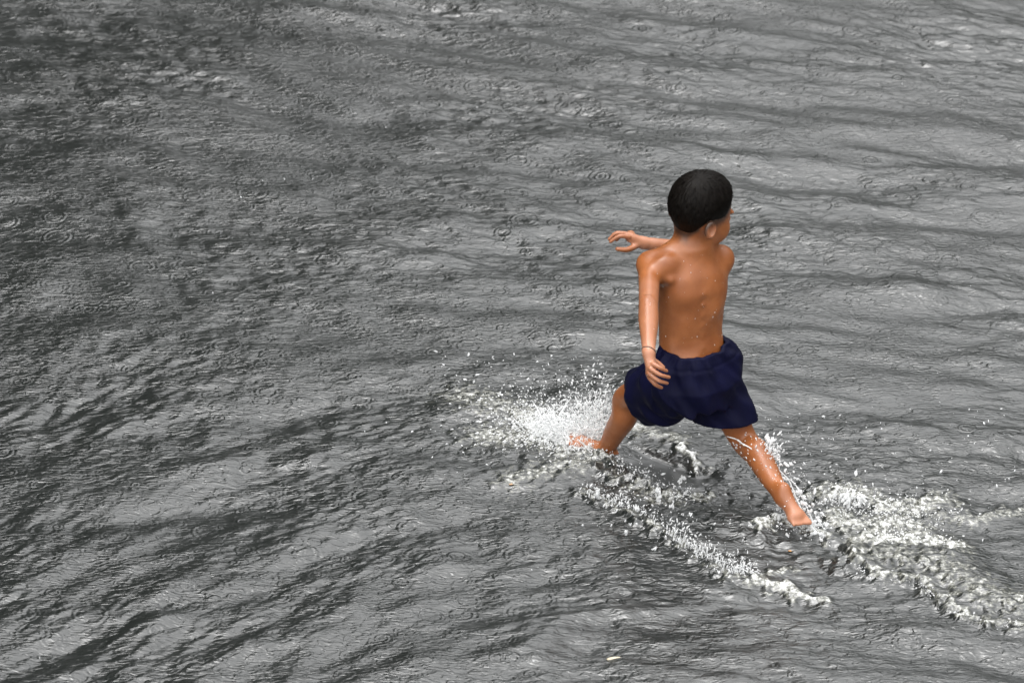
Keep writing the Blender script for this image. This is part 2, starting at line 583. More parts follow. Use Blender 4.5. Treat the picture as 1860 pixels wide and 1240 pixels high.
# ------------------------------------------------------------------ the running child
PEL = V3(0.462, -0.800, 0.321)
HR = unit((0.83, 0.55, 0.0)); HF = V3(-HR[1], HR[0], 0)             # pelvis: right, forward
HIP_L, HIP_R = V3(0.416, -0.831, 0.309), V3(0.509, -0.769, 0.321)
KNEE_L, ANK_L, TOE_L = V3(0.291, -0.675, 0.196), V3(0.244, -0.616, 0.008), V3(0.146, -0.580, 0.020)
KNEE_R, ANK_R, TOE_R = V3(0.592, -0.790, 0.129), V3(0.682, -0.983, 0.077), V3(0.728, -1.052, 0.040)
NECK = V3(0.450, -0.735, 0.661)
SH_L, SH_R = V3(0.345, -0.762, 0.622), V3(0.529, -0.684, 0.600)
EL_L, WR_L = V3(0.338, -0.925, 0.592), V3(0.336, -1.050, 0.528)
EL_R, WR_R = V3(0.463, -0.520, 0.537), V3(0.334, -0.565, 0.585)
HEAD = V3(0.4735, -0.700, 0.744)
_phi = R(43.0)
HDF = unit((math.cos(_phi), math.sin(_phi), -0.27))                  # where the face looks
_u0 = V3(0.03, -0.10, 1.0)
HDU = unit(_u0 - HDF * (_u0 @ HDF))
HDR = np.cross(HDF, HDU)                                             # the child's right
HAX = (HDF, HDR, HDU)

def hp(f, r, u):
    return HEAD + HDF * f + HDR * r + HDU * u

def f_torso():
    base, top = PEL + V3(0.0, 0.0, -0.05), NECK + V3(0, 0, -0.005)
    ax = unit(top - base); L = np.linalg.norm(top - base)
    st = np.array([0.00, 0.05, 0.11, 0.17, 0.24, 0.29, 0.335, 0.37, 0.40])
    wa = np.array([0.074, 0.088, 0.088, 0.083, 0.086, 0.089, 0.084, 0.058, 0.040])
    wb = np.array([0.066, 0.072, 0.062, 0.059, 0.062, 0.063, 0.055, 0.045, 0.038])
    st = st * L / 0.40
    lean = np.array([0.0, 0.0, 0.006, 0.012, 0.006, -0.002, -0.004, 0.0, 0.0])   # lumbar hollow, pushed forward
    a0, a1 = math.atan2(HR[1], HR[0]), math.atan2(0.10, 0.19)
    from_tab = lambda w, tab: np.interp(w, st, tab)
    def f(P):
        q = P - base
        w = q @ ax
        wc = np.clip(w, 0, L)
        ang = a0 + (a1 - a0) * smooth01(wc, 0.05, 0.30)
        ca, sa = np.cos(ang), np.sin(ang)
        q = q - wc[..., None] * ax
        u = q[..., 0] * ca + q[..., 1] * sa
        v = -q[..., 0] * sa + q[..., 1] * ca - from_tab(wc, lean)
        z = w - wc
        # resample the tables smoothly
        e = 0.012
        A = (from_tab(wc - e, wa) + from_tab(wc, wa) + from_tab(wc + e, wa)) / 3
        B = (from_tab(wc - e, wb) + from_tab(wc, wb) + from_tab(wc + e, wb)) / 3
        uu, vv = np.abs(u) / A, np.abs(v) / B
        n = 2.35
        k0 = (uu ** n + vv ** n) ** (1 / n) + 1e-6
        m = np.sqrt((u / A * A) ** 2 + (v / B * B) ** 2) / (k0 + 1e-6)
        m = np.where(k0 < 0.05, B, m)
        d2 = (k0 - 1) * m
        return np.where(np.abs(z) > 0, np.sqrt(np.maximum(d2, 0) ** 2 + z * z) + np.minimum(d2, 0) * 0, d2)
    return f, base, top

def back_point(t, u, out=0.0):
    """a point on the back: t up the spine (0..1), u to the child's right, out away from the back"""
    base, top = PEL + V3(0, 0, -0.05), NECK
    a0, a1 = math.atan2(HR[1], HR[0]), math.atan2(0.10, 0.19)
    w = t * 0.40
    tt = min(max((w - 0.05) / 0.25, 0), 1); tt = tt * tt * (3 - 2 * tt)
    a = a0 + (a1 - a0) * tt
    b = float(np.interp(w, [0, .05, .11, .17, .24, .29, .335, .37, .40], [.066, .072, .062, .059, .062, .063, .055, .045, .038]))
    l = float(np.interp(w, [0, .05, .11, .17, .24, .29, .335, .37, .40], [0, 0, .006, .012, .006, -.002, -.004, 0, 0]))
    rt_ = V3(math.cos(a), math.sin(a), 0); fw_ = V3(-math.sin(a), math.cos(a), 0)
    return base + (top - base) * t + rt_ * u + fw_ * (l - b - out)

def head_shapes(vol, ears=True):
    vol.ell(hp(-0.006, 0, 0.021), (0.083, 0.0665, 0.078), HAX, k=0.01)           # cranium
    vol.ell(hp(-0.016, 0, -0.014), (0.052, 0.053, 0.060), HAX, k=0.02)           # occiput
    vol.ell(hp(-0.030, 0, 0.030), (0.054, 0.056, 0.056), HAX, k=0.02)            # crown
    vol.ell(hp(0.026, 0, -0.022), (0.054, 0.056, 0.064), HAX, k=0.02)            # face
    vol.ell(hp(0.034, 0, -0.062), (0.036, 0.040, 0.028), HAX, k=0.022)           # jaw
    vol.ell(hp(0.056, 0, -0.080), (0.015, 0.019, 0.012), HAX, k=0.014)           # chin
    for s in (-1, 1):
        vol.ell(hp(0.046, s * 0.036, -0.040), (0.028, 0.025, 0.029), HAX, k=0.018)   # cheek
        vol.cut_ell(hp(0.084, s * 0.029, -0.008), (0.011, 0.015, 0.009), HAX, k=0.012)
        vol.ell(hp(0.069, s * 0.029, -0.010), (0.009, 0.013, 0.008), HAX, k=0.005)   # lids
        vol.ell(hp(0.074, s * 0.028, 0.008), (0.007, 0.017, 0.005), HAX, k=0.010)    # brow
    vol.cone(hp(0.066, 0, -0.006), hp(0.0700, 0, -0.027), 0.005, 0.0072, k=0.008)     # nose
    for s in (-1, 1):
        vol.ell(hp(0.067, s * 0.008, -0.030), (0.006, 0.006, 0.005), HAX, k=0.004)
    vol.ell(hp(0.074, 0, -0.050), (0.008, 0.018, 0.0045), HAX, k=0.005)
    vol.ell(hp(0.072, 0, -0.057), (0.008, 0.014, 0.005), HAX, k=0.004)
    for s in ((-1, 1) if ears else ()):                                          # ears
        c = hp(-0.029, s * (0.0640 if s > 0 else 0.0540), -0.021)
        out = unit(HDR * s + HDF * -0.20 + HDU * 0.08); al = unit(HDU + HDF * -0.14)
        side = np.cross(al, out)
        vol.ell(c + out * 0.008, (0.0175, 0.0240, 0.0090), (side, al, out), k=0.005)
        vol.cut_ell(c + out * 0.0150 + unit(HDF) * 0.002, (0.0100, 0.0145, 0.0088), (side, al, out), k=0.0022)
        vol.ell(c + HDF * 0.011 + out * 0.008 - al * 0.004, (0.004, 0.006, 0.004), (side, al, out), k=0.003)
        vol.ell(c - al * 0.019 + out * 0.005, (0.0075, 0.0075, 0.005), (side, al, out), k=0.004)

def hand(vol, wrist, palm_pts, fingers, thumb, pr=0.0135):
    vol.chain([wrist] + palm_pts, [0.0150] + [pr] * len(palm_pts), k=0.010)
    for pts in fingers:
        n = len(pts)
        vol.chain(pts, list(np.linspace(0.0066, 0.0047, n)), k=0.0022)
    vol.chain(thumb, list(np.linspace(0.0088, 0.0062, len(thumb))), k=0.006)

def seg_dist(v, a, b):
    ab = b - a
    t = np.clip(((v - a) @ ab) / (ab @ ab), 0, 1)
    return np.linalg.norm(v - a - t[:, None] * ab, axis=1)

def build_body(h=0.003):
    vol = Volume((0.10, -1.14, -0.10), (0.83, -0.44, 0.88), h)
    ft, b0, b1 = f_torso()
    vol.add(ft, np.minimum(b0, b1) - 0.10, np.maximum(b0, b1) + 0.10, 0.012)
    # shoulder girdle
    vol.chain([NECK + V3(0, 0.005, 0.012), SH_L + V3(0.006, 0.0, 0.006)], [0.030, 0.0265], k=0.030)
    vol.chain([NECK + V3(0, 0.005, 0.004), SH_R + V3(-0.004, 0.0, 0.004)], [0.030, 0.0265], k=0.030)
    vol.ell(SH_L, (0.033, 0.033, 0.031), k=0.020)
    vol.ell(SH_R + V3(0.0, 0.0, 0.002), (0.029, 0.031, 0.031), k=0.018)
    # neck
    vol.cone(NECK + V3(0, 0.006, -0.03), HEAD + V3(-0.022, -0.004, -0.04), 0.042, 0.041, k=0.022)
    # left arm, swung back towards the viewer
    mid = SH_L + (EL_L - SH_L) * 0.45
    m2 = EL_L + (WR_L - EL_L) * 0.30
    m3 = EL_L + (WR_L - EL_L) * 0.70
    vol.chain([SH_L, mid, EL_L, m2, m3, WR_L], [0.0300, 0.0268, 0.0248, 0.0258, 0.0200, 0.0150], k=0.012)
    vol.ell(EL_L + V3(-0.002, 0.0, 0.012), (0.016, 0.014, 0.014), k=0.012)
    vol.cut_cone(EL_L + V3(-0.014, 0.010, 0.0275), EL_L + V3(0.012, 0.011, 0.0285), 0.0022, 0.002, k=0.004)
    # scapulae and spine
    bx, by, bz = unit(V3(0.90, 0.40, 0.10)), unit(V3(-0.40, 0.90, 0.0)), unit(V3(-0.10, 0.0, 1.0))
    vol.ell(V3(0.388, -0.786, 0.624), (0.046, 0.026, 0.040), (bx, by, bz), k=0.018)
    vol.cone(V3(0.374, -0.790, 0.618), V3(0.395, -0.804, 0.604), 0.020, 0.0160, k=0.006)
    vol.ell(V3(0.505, -0.722, 0.590), (0.028, 0.020, 0.040), (unit(V3(0.9, 0.45, -0.1)), unit(V3(-.45, .9, 0)), unit(V3(0.15, 0, 1))), k=0.016)
    vol.cut_cone(back_point(0.70, -0.004, 0.0085), back_point(0.22, 0.0, 0.0065), 0.0100, 0.0125, k=0.012)
    for q_ in range(7):
        vol.ell(back_point(0.30 + 0.075 * q_, -0.002, -0.0035), (0.0055, 0.0055, 0.0065), k=0.006)
    vol.cut_ell(back_point(0.64, -0.060, 0.004), (0.030, 0.013, 0.020), k=0.016)
    vol.cut_ell(back_point(0.40, -0.050, 0.012), (0.030, 0.016, 0.022), k=0.02)
    vol.cut_ell(back_point(0.60, 0.066, 0.004), (0.014, 0.014, 0.04), k=0.020)
    # right arm, swung forward across the chest
    midr = SH_R + (EL_R - SH_R) * 0.5
    m2 = EL_R + (WR_R - EL_R) * 0.35
    vol.chain([SH_R, midr, EL_R], [0.0275, 0.0265, 0.0235], k=0.012)
    vol.chain([EL_R, m2, WR_R], [0.0235, 0.0225, 0.0150], k=0.010)
    vol.cone(SH_R + V3(-0.004, -0.002, -0.012), PEL + V3(0.034, 0.030, 0.190), 0.023, 0.026, k=0.026)
    # buttocks and legs
    vol.ell(PEL - HR * 0.045 - HF * 0.035 + V3(0, 0, -0.020), (0.044, 0.042, 0.046), k=0.03)
    vol.ell(PEL + HR * 0.045 - HF * 0.035 + V3(0, 0, -0.012), (0.044, 0.042, 0.046), k=0.03)
    for hip, knee, ank, cal in ((HIP_L, KNEE_L, ANK_L, V3(0.012, -0.016, 0)), (HIP_R, KNEE_R, ANK_R, V3(0.005, -0.006, 0.016))):
        c1 = knee + (ank - knee) * 0.28 + cal
        c2 = knee + (ank - knee) * 0.65 + cal * 0.4
        kn = knee + cal * 0.25
        vol.chain([hip, hip + (knee - hip) * 0.5, kn, c1, c2, ank], [0.055, 0.045, 0.0355, 0.0350, 0.0285, 0.0205], k=0.016)
    # feet
    for ank, toe in ((ANK_L, TOE_L), (ANK_R, TOE_R)):
        d = unit(toe - ank)
        heel = ank - d * 0.022 + (V3(0, 0, -0.018) if ank is ANK_L else V3(0.012, -0.010, 0.012))
        ball = ank + (toe - ank) * 0.68
        sd = unit(np.cross(d, (0, 0, 1)))
        vol.chain([ank, heel], [0.0195, 0.0190], k=0.012)
        vol.chain([heel, ball], [0.0180, 0.0165], k=0.012)
        vol.chain([ank, ball], [0.0190, 0.0150], k=0.014)
        vol.cone(ball - sd * 0.012, ball + sd * 0.014, 0.0135, 0.0125, k=0.012)
        for i in range(5):
            o = (i - 2) * 0.0095
            r = 0.0085 if (i == (4 if ank is ANK_L else 0)) else 0.0062
            ln = 0.026 - 0.0022 * abs(i - (4 if ank is ANK_L else 0))
            vol.cone(ball + sd * o + d * 0.006, ball + sd * o * 1.15 + d * (0.006 + ln), r, r * 0.9, k=0.004)
    # hands
    hand(vol, WR_L,
         [V3(0.338, -1.063, 0.512), V3(0.341, -1.073, 0.498), V3(0.341, -1.076, 0.484)],
         [[V3(0.346, -1.080, 0.512), V3(0.364, -1.092, 0.507), V3(0.380, -1.086, 0.4955)],
          [V3(0.340, -1.086, 0.501), V3(0.363, -1.099, 0.492), V3(0.386, -1.090, 0.4800)],
          [V3(0.337, -1.086, 0.488), V3(0.359, -1.099, 0.476), V3(0.381, -1.090, 0.4635)],
          [V3(0.338, -1.082, 0.475), V3(0.352, -1.091, 0.461), V3(0.368, -1.085, 0.4480)]],
         [V3(0.342, -1.060, 0.512), V3(0.358, -1.052, 0.499), V3(0.372, -1.056, 0.488)])
    hand(vol, WR_R,
         [V3(0.316, -0.572, 0.597), V3(0.301, -0.572, 0.604), V3(0.302, -0.553, 0.600)],
         [[V3(0.297, -0.584, 0.611), V3(0.272, -0.590, 0.616), V3(0.2505, -0.592, 0.6015)],
          [V3(0.294, -0.572, 0.613), V3(0.266, -0.574, 0.617), V3(0.2475, -0.575, 0.6000)],
          [V3(0.296, -0.560, 0.605), V3(0.270, -0.559, 0.606), V3(0.2560, -0.558, 0.591)],
          [V3(0.299, -0.550, 0.597), V3(0.279, -0.547, 0.596), V3(0.2670, -0.546, 0.583)]],
         [V3(0.318, -0.580, 0.586), V3(0.294, -0.600, 0.583), V3(0.268, -0.604, 0.5865)])
    head_shapes(vol)
    v, f = surface_nets(vol)
    v1 = relax(v, f, 1, 0.4)
    v2 = relax(v1, f, 10, 0.5)
    fine = np.minimum(seg_dist(v, WR_L, V3(0.360, -1.085, 0.480)), seg_dist(v, WR_R, V3(0.262, -0.575, 0.605)))
    fine = np.minimum(fine, np.linalg.norm(v - HEAD, axis=1) - 0.06)
    w = smooth01(fine, 0.03, 0.06)[:, None]
    v2 = v1 * (1 - w) + v2 * w
    v3 = relax(v2, f, 45, 0.5)
    jd = np.min([np.linalg.norm(v - c, axis=1) for c in (KNEE_R, KNEE_L, ANK_R, KNEE_R * 0.8 + HIP_R * 0.2)], axis=0)
    w = 1 - smooth01(jd, 0.035, 0.075)[:, None]
    return v2 * (1 - w) + v3 * w, f

def hair_offset(P):
    q = (P - HEAD) @ np.array(HAX).T
    f, r, u = q[..., 0], q[..., 1], q[..., 2]
    # hairline height as a function of how far forward we are
    line = np.interp(f, [-0.11, -0.075, -0.054, -0.040, -0.020, 0.000, 0.022, 0.040, 0.052, 0.075, 0.10],
                        [-0.050, -0.056, -0.050, -0.012, 0.003, 0.004, 0.012, 0.034, 0.046, 0.052, 0.058])
    return u - line

def skin_material():
    m, nt, out = nmat("wet_skin")
    L = nt.links
    at = N(nt, "ShaderNodeAttribute", attribute_name="tint")
    tc = N(nt, "ShaderNodeTexCoord")
    n1 = N(nt, "ShaderNodeTexNoise")
    n1.inputs['Scale'].default_value = 17.0
    n1.inputs['Detail'].default_value = 4.0
    L.new(tc.outputs['Object'], n1.inputs['Vector'])
    r = N(nt, "ShaderNodeValToRGB")
    r.color_ramp.elements[0].position = 0.3
    r.color_ramp.elements[0].color = (0.235, 0.072, 0.019, 1)
    r.color_ramp.elements[1].position = 0.75
    r.color_ramp.elements[1].color = (0.355, 0.120, 0.036, 1)
    L.new(n1.outputs['Fac'], r.inputs[0])
    mx = N(nt, "ShaderNodeMix", data_type='RGBA')
    mx.inputs['B'].default_value = (0.56, 0.270, 0.170, 1)
    L.new(at.outputs['Fac'], mx.inputs['Factor'])
    L.new(r.outputs[0], mx.inputs['A'])
    st = N(nt, "ShaderNodeAttribute", attribute_name="stubble")
    mx2 = N(nt, "ShaderNodeMix", data_type='RGBA')
    mx2.inputs['B'].default_value = (0.012, 0.009, 0.007, 1)
    L.new(st.outputs['Fac'], mx2.inputs['Factor'])
    L.new(mx.outputs['Result'], mx2.inputs['A'])
    n2 = N(nt, "ShaderNodeTexNoise")
    n2.inputs['Scale'].default_value = 900.0
    n2.inputs['Detail'].default_value = 2.0
    L.new(tc.outputs['Object'], n2.inputs['Vector'])
    bp = N(nt, "ShaderNodeBump")
    bp.inputs['Strength'].default_value = 0.25
    bp.inputs['Distance'].default_value = 0.0006
    L.new(n2.outputs['Fac'], bp.inputs['Height'])
    p = N(nt, "ShaderNodeBsdfPrincipled")
    p.inputs['Roughness'].default_value = 0.42
    p.inputs['Subsurface Weight'].default_value = 0.12
    p.inputs['Subsurface Radius'].default_value = (0.010, 0.004, 0.002)
    p.inputs['Subsurface Scale'].default_value = 0.6
    p.inputs['Coat Weight'].default_value = 0.2
    n4 = N(nt, "ShaderNodeTexNoise")
    n4.inputs['Scale'].default_value = 38.0
    n4.inputs['Detail'].default_value = 3.0
    L.new(tc.outputs['Object'], n4.inputs['Vector'])
    wet = N(nt, "ShaderNodeMapRange")
    wet.inputs['From Min'].default_value = 0.35
    wet.inputs['From Max'].default_value = 0.65
    wet.inputs['To Min'].default_value = 0.14
    wet.inputs['To Max'].default_value = 0.42
    L.new(n4.outputs['Fac'], wet.inputs['Value'])
    L.new(wet.outputs[0], p.inputs['Coat Roughness'])
    L.new(mx2.outputs['Result'], p.inputs['Base Color'])
    L.new(bp.outputs[0], p.inputs['Normal'])
    L.new(p.outputs[0], out.inputs['Surface'])
    return m

def add_attr(me, name, vals):
    a = me.attributes.new(name, 'FLOAT', 'POINT')
    a.data.foreach_set("value", np.ascontiguousarray(vals, np.float32))

child = bpy.data.objects.new("person", None)
child.location = (0.48, -0.80, 0.0)
col.objects.link(child)
tag(child, "barefoot child in navy shorts running through shallow flood water, seen from behind", "person")
ORIGIN = V3(0.48, -0.80, 0.0)

def part(name, v, f, mat, smooth=True):
    return link_mesh(name, mesh_np(name, v - ORIGIN, f, smooth), mat, child)

bv, bf = build_body()
body = part("body", bv, bf, skin_material())
dh = np.minimum(seg_dist(bv, WR_L, V3(0.360, -1.085, 0.480)), seg_dist(bv, WR_R, V3(0.262, -0.575, 0.605)))
df = np.minimum(np.linalg.norm(bv - TOE_R, axis=1), np.linalg.norm(bv - TOE_L, axis=1))
lip = np.linalg.norm((bv - hp(0.088, 0, -0.054)) / np.array([1, 1, 1]), axis=1)
fore = np.minimum(seg_dist(bv, SH_L * 0.3 + EL_L * 0.7, WR_L), seg_dist(bv, EL_R, WR_R))  # forearms paled in the colour, standing in for light on the arm
earp = hp(-0.029, 0.072, -0.021)
tint = np.clip(0.3 * (1 - smooth01(np.linalg.norm(bv - earp, axis=1), 0.012, 0.026)) + 0.30 * (1 - smooth01(fore, 0.020, 0.055)) + 0.40 * (1 - smooth01(dh, 0.012, 0.05)) + 0.5 * (1 - smooth01(df, 0.02, 0.09)) + 0.35 * (1 - smooth01(lip, 0.010, 0.02)), 0, 0.8)
add_attr(body.data, "tint", tint)
ho = hair_offset(bv)
eard = np.linalg.norm(((bv - HEAD) @ np.array(HAX).T - np.array([-0.027, 0, -0.022])) * np.array([1, 0, 1]), axis=1)
near = np.linalg.norm(bv - HEAD, axis=1) < 0.105
brow = np.zeros(len(bv))
for s_ in (-1, 1):
    qh = (bv - HEAD) @ np.array(HAX).T
    for (f0, r0, u0, a_, b_) in ((0.076, 0.027, 0.011, 0.012, 0.0030), (0.076, 0.028, -0.010, 0.010, 0.0026)):
        dd = np.sqrt(((qh[:, 1] - s_ * r0) / a_) ** 2 + ((qh[:, 2] - u0) / b_) ** 2)
        brow = np.maximum(brow, (1 - smooth01(dd, 0.8, 1.1)) * (qh[:, 0] > 0.060))
add_attr(body.data, "stubble", np.maximum(0.9 * brow, 1.0 * near * (0.85 * smooth01(ho, -0.034, -0.003) * smooth01(eard, 0.013, 0.021))))

# ------------------------------------------------------------------ hair
def build_hair():
    vol = Volume(HEAD - 0.125, HEAD + 0.125, 0.0026)
    head_shapes(vol, False)
    sl, P = vol.block(vol.lo, vol.lo + vol.n * vol.h)
    m = hair_offset(P)
    q = (P - HEAD) @ np.array(HAX).T
    off = 0.0070 * smooth01(m, 0.0, 0.050) + 0.0006
    ear = np.linalg.norm((q - np.array([-0.027, 0, -0.024])) * np.array([1, 0, 1]), axis=-1)
    off = np.where(q[..., 1] > 0, off * smooth01(ear, 0.012, 0.026) - 0.004 * (1 - smooth01(ear, 0.010, 0.018)), off)
    # combed clumps
    az = np.arctan2(q[..., 1], q[..., 0] + 0.05)
    fz = Field(256, 6.2832, 0.16, 0.4, 1.0, 31)
    clump = fz(az, q[..., 2] * 5.0)
    off = off + 0.0005 * clump * smooth01(m, 0.0, 0.04)
    d = vol.d - off
    vol.d = np.maximum(d, -m * 0.6).astype(np.float32)
    v, f = surface_nets(vol)
    c = v[f].mean(1)
    # keep the outer skin of the shell only
    vol2 = Volume(HEAD - 0.125, HEAD + 0.125, 0.0026)
    head_shapes(vol2, False)
    i = np.clip(np.round((c - vol2.lo) / vol2.h).astype(int), 0, vol2.n - 1)
    f = f[vol2.d[i[:, 0], i[:, 1], i[:, 2]] > -0.003]
    return compact(v, f)

def hair_material():
    m, nt, out = nmat("black_hair")
    L = nt.links
    tc = N(nt, "ShaderNodeTexCoord")
    n1 = N(nt, "ShaderNodeTexNoise")
    n1.inputs['Scale'].default_value = 120.0
    n1.inputs['Detail'].default_value = 4.0
    L.new(tc.outputs['Object'], n1.inputs['Vector'])
    r = N(nt, "ShaderNodeValToRGB")
    r.color_ramp.elements[0].color = (0.0022, 0.0019, 0.0017, 1)
    r.color_ramp.elements[1].color = (0.0075, 0.0055, 0.0042, 1)
    L.new(n1.outputs['Fac'], r.inputs[0])
    bp = N(nt, "ShaderNodeBump")
    bp.inputs['Strength'].default_value = 0.2
    bp.inputs['Distance'].default_value = 0.001
    L.new(n1.outputs['Fac'], bp.inputs['Height'])
    p = N(nt, "ShaderNodeBsdfPrincipled")
    p.inputs['Roughness'].default_value = 0.5
    p.inputs['Specular IOR Level'].default_value = 0.09
    L.new(r.outputs[0], p.inputs['Base Color'])
    L.new(bp.outputs[0], p.inputs['Normal'])
    L.new(p.outputs[0], out.inputs['Surface'])
    return m

hair_mat = hair_material()
hv, hf = build_hair()

def hair_strands(v, f, n=9000):
    """short combed strands lying on the cap of hair"""
    r = np.random.default_rng(5)
    c = v[f]
    ctr = c.mean(1)
    nrm = np.cross(c[:, 2] - c[:, 0], c[:, 3] - c[:, 1])
    nrm /= np.linalg.norm(nrm, axis=1)[:, None] + 1e-12
    keep = ((ctr - HEAD) * nrm).sum(1) > 0
    ctr, nrm = ctr[keep], nrm[keep]
    crown = hp(-0.055, 0.004, 0.085)
    ok = np.flatnonzero((hair_offset(ctr) > 0.006) & (np.linalg.norm(ctr - crown, axis=1) > 0.022) & (np.linalg.norm(((ctr - HEAD) @ np.array(HAX).T - np.array([-0.027, 0.06, -0.016])), axis=1) > 0.040))
    pick = ok[r.integers(0, len(ok), n)]
    p, nn = ctr[pick], nrm[pick]
    d = p - crown
    d = d - nn * (d * nn).sum(1)[:, None]
    d /= np.linalg.norm(d, axis=1)[:, None] + 1e-9
    d += 0.10 * r.standard_normal(d.shape)
    d -= nn * (d * nn).sum(1)[:, None]
    d /= np.linalg.norm(d, axis=1)[:, None] + 1e-9
    s = np.cross(nn, d)
    L = (0.013 + 0.010 * r.random(n))[:, None]
    w = (0.0004 + 0.0003 * r.random(n))[:, None]
    lift = (0.0001 + 0.0005 * r.random(n))[:, None]
    pts = []
    for t, ww, ll in ((0.0, 1.0, -0.4), (0.5, 0.9, 1.0), (1.0, 0.15, -0.8)):
        q = p + d * L * t + nn * (lift * ll - 0.5 * (L * t) ** 2 / 0.055)
        pts += [q - s * w * ww, q + s * w * ww]
    V = np.stack(pts, 1).reshape(-1, 3)
    b = np.arange(n)[:, None] * 6
    F = np.concatenate([b + np.array([[0, 1, 3, 2]]), b + np.array([[2, 3, 5, 4]])])
    return V, F

tv, tf = hair_strands(hv, hf)
hf = np.concatenate([hf, tf + len(hv)])
hv = np.concatenate([hv, tv])
hair = part("hair", hv, hf, hair_mat)

# ------------------------------------------------------------------ shorts
def build_shorts(h=0.0030):
    vol = Volume((0.22, -0.96, 0.08), (0.70, -0.58, 0.46), h)
    WC = PEL + V3(-0.006, 0.006, 0.078)
    # pelvis bag
    tax = (NECK - (PEL - V3(0, 0, 0.05))); tax = tax / tax[2]; tax[2] = 0.0
    def bag(P):
        q = P - PEL - tax * np.clip(P[..., 2:3] - PEL[2] + 0.0, 0, 0.2)
        u = q @ HR; v = q @ HF; w = q[..., 2]
        A = np.interp(w, [-0.12, -0.06, 0.0, 0.05, 0.085, 0.10], [0.080, 0.098, 0.108, 0.108, 0.0900, 0.0835])
        B = np.interp(w, [-0.12, -0.06, 0.0, 0.05, 0.085, 0.10], [0.078, 0.094, 0.098, 0.084, 0.0710, 0.0675])
        k0 = np.sqrt((u / A) ** 2 + (v / B) ** 2) + 1e-6
        d2 = (k0 - 1) * np.sqrt(u * u + v * v) / k0
        z = np.maximum(w - 0.125, -0.055 - w)
        return np.maximum(d2, z)
    vol.add(bag, PEL - 0.13, PEL + 0.13, 0.012)
    vol.ell(PEL + HR * 0.072 + V3(0.016, 0.004, 0.022), (0.050, 0.050, 0.062), k=0.020)
    def leg(hip, hem, ra, rb, sag):
        ax = unit(hem - hip); L = np.linalg.norm(hem - hip)
        dn = unit(V3(0, 0, -1) - ax * (V3(0, 0, -1) @ ax)); sd = np.cross(ax, dn)
        def f(P):
            q = P - hip
            w = q @ ax; t = np.clip(w / L, -0.3, 1.3)
            r = ra + (rb - ra) * t
            a = q @ dn - sag * np.clip(t, 0, 1.3); b = q @ sd
            ring = np.arctan2(b, a)
            fold = 0.0030 * np.sin(ring * 4 + 2.0 * t) + 0.0012 * np.sin(ring * 9 - 3.0 * t + 1.0)
            e = np.sqrt((a / 1.08) ** 2 + b * b)
            return np.maximum(e - r - fold * smooth01(t, 0.1, 1.0), np.maximum(w - L - 0.05, -w - 0.03))
        m = max(ra, rb) + sag + 0.03
        vol.add(f, np.minimum(hip, hem) - m, np.maximum(hip, hem) + m, 0.022)
        return ax, L
    HEM_L = HIP_L + (KNEE_L - HIP_L) * 0.80 + V3(0.010, -0.004, 0.010)
    HEM_R = HIP_R + (KNEE_R - HIP_R) * 0.68 + V3(-0.012, 0.0, 0.0)
    axl, ll = leg(HIP_L + V3(0.0, 0, 0.010), HEM_L, 0.076, 0.066, 0.012)
    axr, lr = leg(HIP_R + V3(-0.006, 0, 0), HEM_R, 0.064, 0.077, 0.010)
    vol.ell(V3(0.386, -0.800, 0.236), (0.044, 0.034, 0.036), k=0.03)
    # soft crumples
    sl, P = vol.block(vol.lo, vol.lo + vol.n * vol.h)
    q = P - PEL
    cr = Field(256, 0.9, 0.05, 0.35, 1.6, 41)
    u = q @ HR; w = q[..., 2]; v = q @ HF
    az = np.arctan2(v, u) * 0.09
    vol.d += (0.0026 * cr(az + 0.35 * w, w * 0.7)).astype(np.float32)
    # gathered waistband
    wb = smooth01(w, 0.060, 0.080)
    vol.d += (0.0008 * np.sin(np.arctan2(v, u) * 46) * wb + 0.004 * smooth01(w, 0.066, 0.071) * (1 - smooth01(w, 0.071, 0.078)) * 0).astype(np.float32)
    # centre-back seam and the stitched edge of the waistband
    vol.d += (0.0016 * np.exp(-((u + 0.012) / 0.0030) ** 2) * (v < 0.0) * 0.6).astype(np.float32)
    vol.d += (0.0016 * np.exp(-((w - 0.062 - 0.004 * v / 0.07) / 0.0032) ** 2)).astype(np.float32)
    inner = -(vol.d + 0.0100)
    shell = np.maximum(vol.d, inner)
    # hems and waist
    def plane(p0, n):
        return (P - p0) @ n
    side = u < 0
    jag = 0.0015 * np.sin(az * 90)
    hl = plane(HEM_L, unit(axl + V3(-0.42, -0.15, -0.22))) + jag
    hr_ = plane(HEM_R, unit(axr + V3(-0.30, -0.1, -0.1))) + jag
    legm = smooth01(u, -0.022, -0.004)
    hem = hl * (1 - legm) + hr_ * legm
    shell = np.maximum(shell, hem)
    shell = np.maximum(shell, w - 0.090 - 0.004 * (v / 0.07))
    vol.d = shell.astype(np.float32)
    vv, ff = surface_nets(vol)
    vv = relax(vv, ff, 1, 0.5)
    return vv, ff

